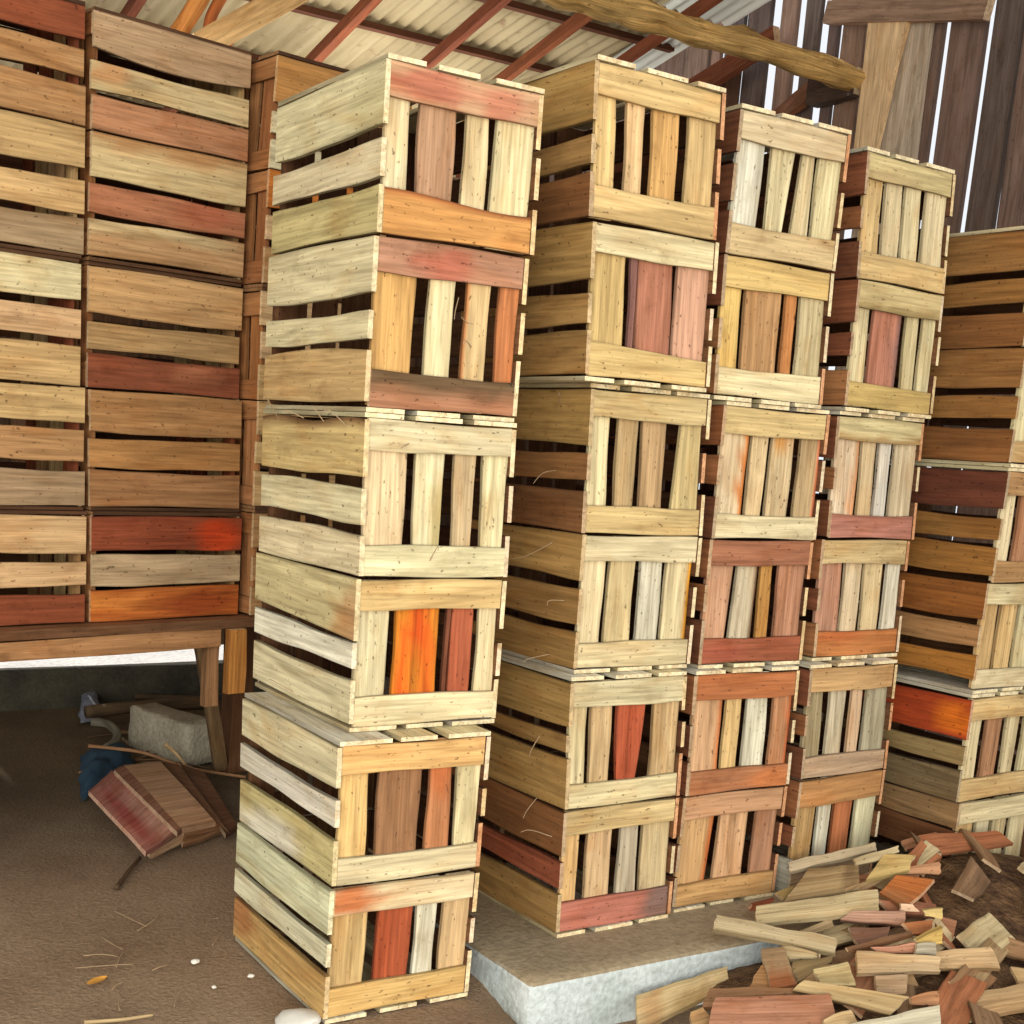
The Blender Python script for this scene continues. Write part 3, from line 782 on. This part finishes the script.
def log(name, pts, r0, r1, mat_col, label, cat=None, kind=None, seg=14, seed=0, rough=.25, mat=None, parent=None):
    """round timber through pts"""
    mb = MB(); pts = [Vector(p) for p in pts]
    P = []
    m = 6
    for i in range(len(pts) - 1):
        a = pts[max(i - 1, 0)]; b = pts[i]; c = pts[i + 1]; d = pts[min(i + 2, len(pts) - 1)]
        for k in range(m):
            t = k / m
            P.append(.5 * ((2 * b) + (c - a) * t + (2 * a - 5 * b + 4 * c - d) * t * t + (3 * b - a - 3 * c + d) * t ** 3))
    P.append(pts[-1])
    V = []; Cc = []; G = []; Fc = []
    acc = 0
    for i, p in enumerate(P):
        d = (P[min(i + 1, len(P) - 1)] - P[max(i - 1, 0)]).normalized()
        s = d.cross(Vector((0, 0, 1))); s = s.normalized() if s.length > .05 else Vector((1, 0, 0))
        u = s.cross(d)
        if i: acc += (p - P[i - 1]).length
        r = lerp(r0, r1, i / (len(P) - 1))
        for j in range(seg):
            an = 2 * math.pi * j / seg
            rr = r * (1 + rough * noise.noise(Vector((math.cos(an) * 1.5, math.sin(an) * 1.5, acc * 7 + seed))))
            V.append(p + s * (rr * math.cos(an)) + u * (rr * math.sin(an)))
            f = .55 + .8 * (noise.noise(Vector((math.cos(an), math.sin(an), acc * 9 + seed * 3))) * .5 + .5)
            Cc.append(tuple(x * f for x in col(mat_col))); G.append((acc, r * an, seed))
    for i in range(len(P) - 1):
        for j in range(seg):
            a = i * seg + j; b = i * seg + (j + 1) % seg
            Fc.append((a, b, b + seg, a + seg))
    Fc.append(tuple(range(seg))[::-1]); Fc.append(tuple(range((len(P) - 1) * seg, len(P) * seg)))
    mb.add(V, Fc, Cc, G)
    o = mb.build(name, mat or OLDWOOD, parent, True)
    if label: tag(o, label, cat, None, kind)
    return o

log('roof_log', [(1.9, 4.7, 3.24), (3.0, 4.72, 3.21), (3.5, 4.7, 3.185), (3.75, 4.71, 3.195), (4.05, 4.7, 3.18), (4.45, 4.7, 3.185), (5.12, 4.7, 3.165)], .062, .05, (226, 184, 112), 'long mossy yellow log running under the roof to the plank wall', 'log', seed=2, rough=.55, mat=BARKWOOD)
# timbers on the end wall
def y_poly(name, quad_px, X, t, c, label, kind='structure', seed=0, bark=None):
    r = random.Random(seed); mb = MB()
    P = [at_x(px, py, X) for px, py in quad_px]
    quad_board(mb, r, P, t, col(c), n=10, rough=.006, bark=bark)
    return tag(mb.build(name, OLDWOOD), label, None, None, kind)
def wallboard(name, y0a, y1a, y0b, y1b, zt, zb, X, t, c, label, seed):
    """board fixed flat on the end wall: top edge from y0a to y1a at height zt, foot y0b..y1b at zb"""
    r = random.Random(seed); mb = MB(); n = 10; sd = r.uniform(0, 50); V = []; Cc = []; G = []; Fc = []
    for side in (0, 1):
        for i in range(n + 1):
            s = i / n; z = lerp(zt, zb, s)
            a = lerp(y0a, y0b, s) + .012 * noise.noise(Vector((s * 4, sd, 0))); b = lerp(y1a, y1b, s) + .012 * noise.noise(Vector((s * 4, sd, 5)))
            for q in range(5):
                y = lerp(a, b, q / 4); V.append(Vector((X + side * t, y, z))); Cc.append(col(c)); G.append((z + sd, y, side * t))
    off = (n + 1) * 5
    for i in range(n):
        for j in range(4):
            a = i * 5 + j; Fc += [(a, a + 1, a + 6, a + 5), (off + a, off + a + 5, off + a + 6, off + a + 1)]
        a = i * 5; Fc.append((a, a + 5, off + a + 5, off + a)); a = i * 5 + 4; Fc.append((a, off + a, off + a + 5, a + 5))
    Fc.append((0, off, off + 4, 4)); Fc.append((n * 5, n * 5 + 4, off + n * 5 + 4, off + n * 5))
    mb.add(V, Fc, Cc, G)
    return tag(mb.build(name, OLDWOOD), label, None, None, 'structure')
wallboard('trim_board_grey', 4.33, 4.64, 4.31, 4.64, 3.50, .0, 5.09, .03, (196, 178, 154), 'wide grey board on the end wall', 4)
wallboard('trim_board_tan', 4.42, 4.66, 4.56, 4.66, 3.47, 2.6, 5.05, .03, (228, 194, 148), 'tapering tan board over the grey wall board', 5)
beam('trim_rail', (5.06, 4.0, 3.33), (5.06, 4.93, 3.52), .05, .10, (186, 150, 122), 'rail at the top of the end wall', seed=31)
beam('trim_rail_low', (5.07, 4.68, 3.16), (5.07, 4.98, 3.16), .07, .12, (96, 76, 62), 'dark rail on the end wall', seed=32, wavy=.012)
beam('trim_rail_brown', (5.08, 4.95, 3.2), (5.08, 5.3, 3.06), .05, .08, (168, 108, 72), 'brown sloping rail on the end wall', seed=33, wavy=.008)
beam('trim_post', (5.07, 5.62, 0), (5.07, 5.62, 3.4), .12, .08, (96, 70, 54), 'dark post at the end wall', seed=34)
beam('trim_brace', (4.85, 5.9, 3.2), (4.9, 5.1, 3.42), .05, .10, (150, 80, 50), 'red brown brace by the end wall', seed=35)
# timbers at the far left of the roof
beam('roof_brace', at_y(196, 48, 5.3), at_y(300, -10, 5.3), .09, .10, (226, 184, 124), 'wide tan brace under the roof', seed=36)
log('roof_pole', [at_y(172, 42, 5.35), at_y(188, 18, 5.35), at_y(203, -8, 5.35)], .033, .036, (224, 150, 74), 'orange brown pole under the roof', None, 'structure', seed=5)
log('roof_pole', [at_y(207, 42, 5.4), at_y(211, 16, 5.4), at_y(226, -10, 5.4)], .022, .026, (196, 112, 56), 'thin forked pole under the roof', None, 'structure', seed=6)

# ---------------------------------------------------------------- scrap wood heap beside the slab
def mound(x, y):
    base = SLAB_TOP if (y > 2.335 and x < 3.38 and x > 1.78) else 0.0
    h = .25 * math.exp(-((x - 3.5) / .62) ** 2 - ((y - 2.42) / .34) ** 2) + .075 * math.exp(-((x - 2.75) / .5) ** 2 - ((y - 2.08) / .28) ** 2)
    return max(base, h)
def on_mound(px, py, dz=0.0):
    z = .05
    for _ in range(30):
        p = at_z(px, py, z); z = lerp(z, mound(p.x, p.y) + dz, .5)
    return at_z(px, py, z)
hm = ground_grid('wood_debris', 2.3, 4.6, 1.3, 2.43, 70, 40, lambda x, y: -.02 + max(0, mound(x, y) * .78 - (.5 * SLAB_TOP if (y > 2.335 and x < 3.38) else 0)) + .006 * noise.noise(Vector((x * 20, y * 20, 0))), CHIPS)
tag(hm, 'dark wood chips and splinters under the scrap boards', 'debris', None, 'stuff')

PILE = [  # pixel quad (start-low, end-low, end-high, start-high), lift above the heap, colour, label
 ([(707, 1028), (838, 1028), (831, 994), (715, 998)], .05, (208, 152, 122), 'wide salmon pink board lying at the front of the scrap heap', {}),
 ([(701, 1008), (804, 999), (801, 987), (709, 988)], .035, (162, 124, 88), 'brown board lying behind the salmon pink board', {}),
 ([(756, 924), (879, 911), (878, 889), (756, 906)], .055, (214, 194, 148), 'long pale square ended board lying across the top of the scrap heap', {}),
 ([(713, 929), (836, 953), (837, 938), (717, 915)], .05, (204, 186, 146), 'weathered board bridging from the slab onto the scrap heap', dict(bark=('lo', .2, L((170, 150, 112))))),
 ([(784, 902), (860, 888), (858, 864), (809, 868)], .075, (190, 164, 118), 'broad rounded bark offcut near the last slab stack', dict(stain=[st(.9, .5, .25, .6, (120, 92, 62), .7)])),
 ([(790, 872), (876, 849), (875, 841), (789, 862)], .09, (198, 180, 146), 'long grey board propped against the half buried crate', {}),
 ([(866, 880), (908, 871), (915, 855), (884, 853)], .085, (200, 172, 110), 'olive yellow board behind the rounded bark offcut', {}),
 ([(858, 866), (899, 853), (898, 846), (854, 859)], .095, (176, 158, 120), 'thin grey edging strip behind the olive yellow board', {}),
 ([(848, 897), (897, 873), (896, 868), (846, 890)], .06, (166, 138, 98), 'narrow brown board beneath the olive yellow board', {}),
 ([(880, 893), (905, 908), (934, 880), (897, 874)], .07, (214, 126, 62), 'square orange offcut at the top of the scrap heap', dict(stain=[st(.5, .1, .6, .4, (160, 110, 70), .7)])),
 ([(896, 874), (940, 873), (940, 862), (896, 866)], .075, (206, 158, 118), 'pinkish strip lying behind the orange offcut', {}),
 ([(838, 921), (906, 925), (906, 911), (852, 911)], .05, (190, 148, 122), 'pinkish grey bark strip below the long pale board', dict(bark=('lo', .2, L((140, 104, 84))))),
 ([(860, 949), (886, 939), (890, 926), (849, 928)], .035, (140, 106, 88), 'dark mauve offcut under the pinkish grey strip', {}),
 ([(848, 951), (911, 934), (910, 930), (846, 948)], .05, (170, 128, 92), 'thin brown lath crossing the scrap heap', {}),
 ([(880, 954), (917, 952), (916, 944), (872, 947)], .05, (216, 158, 128), 'short salmon pink sliver above the long tan board', {}),
 ([(858, 974), (940, 970), (940, 956), (856, 951)], .055, (208, 180, 138), 'long tan board at the outer side of the scrap heap', {}),
 ([(918, 943), (940, 942), (940, 926), (913, 938)], .06, (218, 182, 104), 'pointed yellow offcut beside the salmon pink sliver', {}),
 ([(917, 956), (936, 955), (936, 942), (917, 944)], .058, (184, 174, 148), 'short grey slat end beside the pointed yellow offcut', {}),
 ([(793, 990), (890, 1015), (908, 997), (803, 980)], .06, (196, 170, 122), 'thick tan board with a cut end, lying over the salmon pink board', dict(bark=('lo', .18, L((150, 124, 86))))),
 ([(820, 985), (857, 986), (847, 961), (813, 968)], .05, (204, 182, 130), 'pale squarish offcut above the thick tan board', {}),
 ([(797, 981), (832, 963), (833, 955), (792, 963)], .03, (146, 122, 82), 'olive brown offcut beside the pale squarish offcut', {}),
 ([(790, 960), (819, 958), (820, 953), (781, 944)], .04, (198, 178, 136), 'pale splinter below the weathered board', {}),
 ([(806, 936), (834, 927), (831, 918), (802, 930)], .035, (178, 152, 112), 'short brown piece under the long pale board', {}),
 ([(876, 994), (906, 994), (908, 975), (876, 975)], .035, (176, 148, 114), 'stubby grey brown block below the long tan board', {}),
 ([(770, 989), (797, 984), (783, 946), (761, 949)], .045, (176, 146, 108), 'rust stained board leaning at the slab corner', dict(stain=[st(.5, .1, .7, .5, (170, 96, 52), .8)])),
 ([(749, 988), (772, 989), (768, 964), (760, 966)], .03, (190, 146, 96), 'small tan wedge beside the rust stained board', {}),
 ([(695, 1030), (716, 1026), (701, 1006), (689, 1011)], .03, (196, 158, 110), 'small tan wedge at the foot of the salmon pink board', {}),
 ([(870, 1036), (940, 1034), (940, 1004), (852, 1024)], .05, (212, 202, 172), 'whitish board at the near outer edge of the scrap heap', {}),
 ([(826, 1030), (860, 1028), (851, 1009), (824, 1019)], .05, (206, 178, 132), 'pale offcut between the salmon pink and whitish boards', {}),
 ([(914, 1006), (940, 1005), (940, 991), (910, 995)], .04, (190, 140, 98), 'reddish tan offcut behind the whitish board', {}),
 ([(890, 913), (936, 917), (936, 904), (880, 900)], .045, (170, 116, 88), 'brown pink board under the orange offcut', {}),
 ([(900, 911), (920, 912), (912, 904), (902, 904)], .062, (224, 188, 152), 'small pale chip on the brown pink board', {}),
 ([(926, 917), (942, 920), (942, 908), (923, 910)], .062, (226, 200, 132), 'small yellow chip near the brown pink board', {}),
 ([(913, 935), (930, 933), (934, 921), (904, 923)], .05, (198, 126, 76), 'orange brown offcut above the pointed yellow offcut', {}),
 ([(783, 899), (792, 893), (794, 886), (776, 892)], .05, (190, 160, 100), 'small tan chip beside the rounded bark offcut', {}),
 ([(748, 909), (762, 908), (774, 897), (750, 903)], .035, (178, 96, 64), 'red brown sliver at the end of the long pale board', {}),
]
prnd = random.Random(9)
GP = 'scrap boards in the heap beside the slab'
for q, dz, c, lb, op in PILE:
    P = [on_mound(px, py, dz + (.012 if i > 1 else -.006)) for i, (px, py) in enumerate(q)]
    mb = MB(); quad_board(mb, prnd, P, .011, col(c), bark=op.get('bark'), stain=op.get('stain'), n=10)
    tag(mb.build('scrap_board', OLDWOOD), lb, 'board', GP)
# the board leaning on the front of the slab
a, b = at_z(638, 1030, -.0), at_z(731, 990, .0)
P = [at_y(638, 1030, 2.17), at_y(730, 986, 2.27), at_y(727, 966, 2.31), at_y(636, 995, 2.3)]
mb = MB(); quad_board(mb, prnd, P, .012, col((224, 198, 146)), n=10, stain=[st(.15, .4, .12, .8, (206, 160, 110), .6), st(.6, .2, .3, .4, (196, 160, 100), .6)])
tag(mb.build('scrap_board', OLDWOOD), 'cream board standing on edge against the front of the slab', 'board', GP)
# loose fill under and around the described boards
frnd = random.Random(33)
fills = 0
while fills < 60:
    x, y = frnd.uniform(2.55, 4.3), frnd.uniform(1.5, 2.5)
    if y > 2.3 and x < 3.4 and not (x > 3.0): continue
    if mound(x, y) < .02 and frnd.random() < .6: continue
    fills += 1
    an = frnd.gauss(.15, .6) ; l, w = frnd.uniform(.12, .34), frnd.uniform(.04, .09)
    u = Vector((math.cos(an), math.sin(an), 0)); v = Vector((-u.y, u.x, 0)); P = []
    for (du, dv) in ((-.5, -.5), (.5, -.5), (.5, .5), (-.5, .5)):
        p = Vector((x, y, 0)) + u * (du * l) + v * (dv * w); p.z = mound(x, y) * .93 + .014 + (du * frnd.uniform(-.02, .05)) + dv * .025 + (mound(p.x, p.y) - mound(x, y)) * .6
        P.append(p)
    c = frnd.choice([(176, 146, 104), (190, 160, 116), (156, 120, 84), (196, 140, 104), (140, 110, 80), (204, 182, 140), (186, 118, 78)])
    mb = MB(); quad_board(mb, frnd, P, .010, col(c, frnd, .1), n=6)
    tag(mb.build('scrap_offcut', OLDWOOD), 'rough offcut lying loose among the scrap boards beside the slab', 'board', 'loose offcuts in the scrap heap')

# ---------------------------------------------------------------- under the table, at the left
BUN = [
 ([(146, 852), (180, 829), (112, 770), (89, 791)], .10, (206, 140, 126), 'pink board at the front of the bundle under the table', dict(stain=[st(.35, .5, .4, .5, (176, 84, 76), .8), st(.7, .3, .3, .5, (216, 170, 150), .7)])),
 ([(177, 832), (186, 826), (125, 764), (114, 770)], .115, (160, 116, 92), 'narrow brown board next to the pink board in the bundle', {}),
 ([(181, 829), (216, 822), (160, 761), (124, 765)], .115, (190, 150, 114), 'tan board lying on top of the bundle under the table', dict(stain=[st(.8, .5, .3, .5, (206, 160, 124), .6)])),
 ([(181, 837), (221, 826), (212, 819), (180, 829)], .06, (150, 112, 80), 'short board end sticking out under the tan board', {}),
 ([(183, 845), (224, 830), (216, 823), (182, 836)], .035, (164, 126, 92), 'second board end sticking out under the tan board', {}),
 ([(216, 822), (228, 832), (178, 764), (162, 762)], .09, (136, 100, 74), 'dark narrow board behind the tan board of the bundle', {}),
 ([(226, 834), (238, 826), (204, 772), (180, 764)], .07, (116, 84, 64), 'darkest board at the back of the bundle', {}),
 ([(147, 856), (183, 838), (178, 831), (146, 851)], .05, (190, 156, 122), 'pale board edge under the pink board of the bundle', {}),
]
brnd = random.Random(4)
for q, z, c, lb, op in BUN:
    P = [at_z(px, py, max(.02, z - (.03 if i < 2 else 0))) for i, (px, py) in enumerate(q)]
    mb = MB(); quad_board(mb, brnd, P, .016, col(dk(c, 1.06)), n=10, stain=op.get('stain'))
    tag(mb.build('bundle_board', OLDWOOD), lb, 'board', 'boards bundled on the floor before the table')

# concrete block: a rough slab of concrete lying on its edge
import bmesh
blk = box_grid('concrete_block', -.075, .075, 0, .42, 0, .175, STONE, jitter=.012, seed=12, m=5)
blk.location = at_z(203, 765, 0); blk.rotation_euler = (0, 0, .3)
tag(blk, 'grey concrete block on the floor below the table brace', 'block')
log('stick', [at_z(88, 746, .12), at_z(140, 752, .1), at_z(190, 768, .05), at_z(246, 777, .03)], .007, .006, (170, 130, 92), 'long thin stick lying across the board bundle', 'stick', seed=9)
log('stick', [at_z(165, 744, .12), at_z(178, 756, .07), at_z(190, 771, .03)], .008, .006, (196, 166, 120), 'short pale stick leaning at the concrete block', 'stick', seed=10)
log('pole', [at_z(86, 712, .06), at_z(140, 706, .07), at_z(205, 703, .07)], .03, .026, (104, 86, 62), 'dark pole on the ground behind the concrete block', 'pole', seed=11)
log('pole', [at_z(135, 697, .05), at_z(170, 698, .05), at_z(210, 699, .05)], .016, .014, (98, 80, 58), 'thin dark pole lying behind the thicker pole', 'pole', seed=12)
log('bent_pipe', [at_z(92, 722, .06), at_z(108, 724, .06), at_z(117, 733, .05), at_z(115, 742, .03), at_z(106, 748, .02)], .018, .018, (128, 124, 108), 'bent grey pipe beside the blue tarp', 'pipe', seed=13, rough=.05)
def cloth(name, px, n, h, mat, label, cat, seed):
    P = [at_z(x, y, .01) for x, y in px]
    V = []; Fc = []
    for j in range(n + 1):
        for i in range(n + 1):
            a = P[0].lerp(P[1], i / n); b = P[3].lerp(P[2], i / n); p = a.lerp(b, j / n)
            e = min(i, n - i, j, n - j) / n * 2
            w = noise.noise(Vector((p.x * 9, p.y * 9, seed))) * .5 + .5
            V.append((p.x + .02 * noise.noise(Vector((i * .5, j * .5, seed))), p.y, .004 + h * min(1, e * 2.2) * (.35 + .65 * w)))
    for j in range(n):
        for i in range(n):
            a = j * (n + 1) + i; Fc.append((a, a + 1, a + n + 2, a + n + 1))
    return tag(mesh_obj(name, V, Fc, mat, None, True), label, cat)
cloth('tarp', [(80, 800), (138, 768), (130, 752), (80, 754)], 16, .10, BLUETARP, 'crumpled dark blue tarp on the floor by the bundle', 'tarp', 3)
cloth('rag', [(80, 722), (103, 718), (100, 698), (80, 698)], 10, .10, RAG, 'pale blue grey rag on the ground below the table', 'rag', 7)

# small litter on the dirt
def pebble(px, py, r, mat, name, label, cat, flat=.6, seed=0, z=0):
    import bmesh
    bm = bmesh.new(); bmesh.ops.create_icosphere(bm, subdivisions=3, radius=1)
    for v in bm.verts:
        k = 1 + .3 * noise.noise(v.co * 1.3 + Vector((seed, 0, 0)))
        v.co = Vector((v.co.x * r[0] * k, v.co.y * r[1] * k, v.co.z * r[2] * k + r[2] * .7))
    me = bpy.data.meshes.new(name); bm.to_mesh(me); bm.free(); me.materials.append(mat)
    for p in me.polygons: p.use_smooth = True
    o = bpy.data.objects.new(name, me); C.objects.link(o); o.location = at_z(px, py, z)
    return tag(o, label, cat)
pebble(195, 963, (.012, .009, .006), PALESTONE, 'pebble', 'white pebble on the open dirt floor', 'pebble', seed=1)
pebble(251, 977, (.009, .007, .005), PALESTONE, 'pebble', 'small white pebble by the foot of the front stack', 'pebble', seed=2)
pebble(214, 988, (.006, .005, .004), PALESTONE, 'pebble', 'tiny pebble between the two white ones and the near edge', 'pebble', seed=3)
pebble(297, 1024, (.055, .05, .016), PALESTONE, 'flat_stone', 'flat pale stone at the near foot of the front stack', 'stone', seed=4)
def leaf(px, py, l, w, an, mat, label):
    V = []; Fc = []; n = 8
    o = at_z(px, py, .004); u = Vector((math.cos(an), math.sin(an), 0)); v = Vector((-u.y, u.x, 0))
    for i in range(n + 1):
        s = i / n; ww = w * math.sin(math.pi * min(1, s * .97 + .02)) ** .8
        for q in (-1, 0, 1): V.append(o + u * (s - .5) * l + v * (q * ww / 2) + Vector((0, 0, .004 + .008 * abs(q) * s)))
    for i in range(n):
        for q in range(2): a = i * 3 + q; Fc.append((a, a + 1, a + 4, a + 3))
    return tag(mesh_obj('dry_leaf', V, Fc, mat, None, True), label, 'leaf')
leaf(97, 983, .055, .03, .2, LEAFMAT, 'dry orange leaf on the dirt floor')
log('stick', [at_z(84, 1022, .006), at_z(118, 1020, .006), at_z(153, 1015, .008)], .005, .003, (196, 172, 128), 'pale stick on the dirt at the near edge of the floor', 'stick', seed=14)
log('stick', [at_z(116, 888, .008), at_z(128, 872, .01), at_z(140, 858, .01)], .007, .006, (96, 74, 54), 'short dark stick on the dirt below the bundle', 'stick', seed=15)
trw = random.Random(8)
def twig(pts, lb='thin straw stalk lying on the dirt beside the front stack'):
    log('straw_stalk', pts, .0016, .001, (176, 146, 104), None, seg=5, rough=0, mat=STRAW)
    o = C.objects[-1]; tag(o, lb, 'straw', 'straw stalks on the dirt')
for i in range(12):
    px, py = trw.uniform(92, 226), trw.uniform(868, 1010)
    an = trw.gauss(.3, .7); l = trw.uniform(.05, .16)
    p = at_z(px, py, .004); d = Vector((math.cos(an), math.sin(an), 0))
    twig([p - d * l / 2, p + Vector((trw.uniform(-.012, .012), trw.uniform(-.012, .012), .004)), p + d * l / 2])

def wisp(p, d, l):
    d = Vector(d).normalized(); q = Vector((trw.uniform(-.3, .3), trw.uniform(-.3, .3), trw.uniform(-.6, .2)))
    log('straw_wisp', [p - d * .012, p + d * l * .5 + q * l * .15, p + d * l * .7 + q * l * .6], .0013, .0008, (150, 120, 84), None, seg=5, rough=0, mat=STRAW)
    tag(C.objects[-1], 'thin straw wisp poking out between the boards of a crate', 'straw', 'straw wisps caught in the crates')
for px, py in [(462, 318), (458, 300), (470, 345), (408, 444), (430, 560)]: wisp(at_y(px, py, 2.512), (trw.uniform(-.7, .7), -.35, trw.uniform(-.3, .8)), trw.uniform(.05, .1))
for px, py in [(556, 470), (548, 545), (560, 600), (545, 655), (540, 735), (535, 800), (548, 835), (560, 402), (552, 330)]: wisp(at_x(px, py, 1.985), (-.5, trw.uniform(-.8, .8), trw.uniform(-.8, .6)), trw.uniform(.05, .12))
for px, py in [(300, 416), (322, 419), (345, 424), (276, 414), (290, 690)]: wisp(at_x(px, py, 1.325), (-.4, trw.uniform(-.8, .8), trw.uniform(-.3, .5)), trw.uniform(.05, .1))
for i in range(16):
    px, py = trw.uniform(95, 236), trw.uniform(708, 772)
    an = trw.gauss(.3, .9); l = trw.uniform(.1, .3)
    p = at_z(px, py, .012); d = Vector((math.cos(an), math.sin(an), 0))
    o = log('twig', [p - d * l / 2, p + Vector((trw.uniform(-.02, .02), trw.uniform(-.02, .02), .006)), p + d * l / 2], .004, .002, trw.choice([(150, 120, 90), (110, 88, 64), (176, 148, 112)]), None, seg=6, rough=.1, seed=i)
    tag(C.objects[-1], 'thin twig in the litter under and behind the table', 'twig', 'twigs in the litter below the table')

# ---------------------------------------------------------------- light
w = bpy.data.worlds.new('World'); bpy.context.scene.world = w; w.use_nodes = True
nt = w.node_tree; nt.nodes.clear()
out = nt.nodes.new('ShaderNodeOutputWorld'); bg = nt.nodes.new('ShaderNodeBackground')
bg.inputs[0].default_value = (.92, .95, 1.0, 1); bg.inputs[1].default_value = 1.0
nt.links.new(bg.outputs[0], out.inputs[0])
def area(name, loc, target, size, power, color):
    d = bpy.data.lights.new(name, 'AREA'); d.shape = 'RECTANGLE'; d.size, d.size_y = size; d.energy = power; d.color = color
    o = bpy.data.objects.new(name, d); C.objects.link(o); o.location = loc
    o.rotation_euler = (Vector(target) - Vector(loc)).to_track_quat('-Z', 'Y').to_euler()
    return o
area('open_side_light', (-3.4, -3.0, 2.9), (1.7, 3.2, 1.0), (5, 3.5), 420, (1, .945, .865))
area('added_fill_light', (.2, -1.2, .5), (3.6, 5.6, 3.3), (3, 1.5), 140, (1, .95, .86))  # added lamp without a real source, lifts the roof and crate fronts
area('added_roof_uplight', (2.9, 5.7, 2.72), (3.0, 5.6, 4), (3.0, 1.2), 25, (1, .95, .86))  # added lamp floating behind the stacks, brightens the roof underside
sd = bpy.data.lights.new('sun', 'SUN'); sd.energy = 3.5; sd.angle = .02; sd.color = (1, .95, .86)
so = bpy.data.objects.new('sun', sd); C.objects.link(so); so.rotation_euler = Vector((0, -.75, -.66)).to_track_quat('-Z', 'Y').to_euler()

# ---------------------------------------------------------------- camera
cd = bpy.data.cameras.new('camera'); cam = bpy.data.objects.new('camera', cd); C.objects.link(cam)
cd.sensor_fit = 'HORIZONTAL'; cd.sensor_width = 36.0; cd.lens = CAM['f'] / 1024 * 36
cd.shift_x = (512 - CAM['cx']) / 1024; cd.shift_y = (CAM['cy'] - 512) / 1024
cd.clip_start = .05; cd.clip_end = 100
M = Matrix((RIGHT, UP, -FWD)).transposed().to_4x4(); M.translation = EYE
cam.matrix_world = M
bpy.context.scene.camera = cam
vs = bpy.context.scene.view_settings
vs.view_transform = 'Standard'; vs.look = 'None'; vs.exposure = 0.0; vs.gamma = 1.0
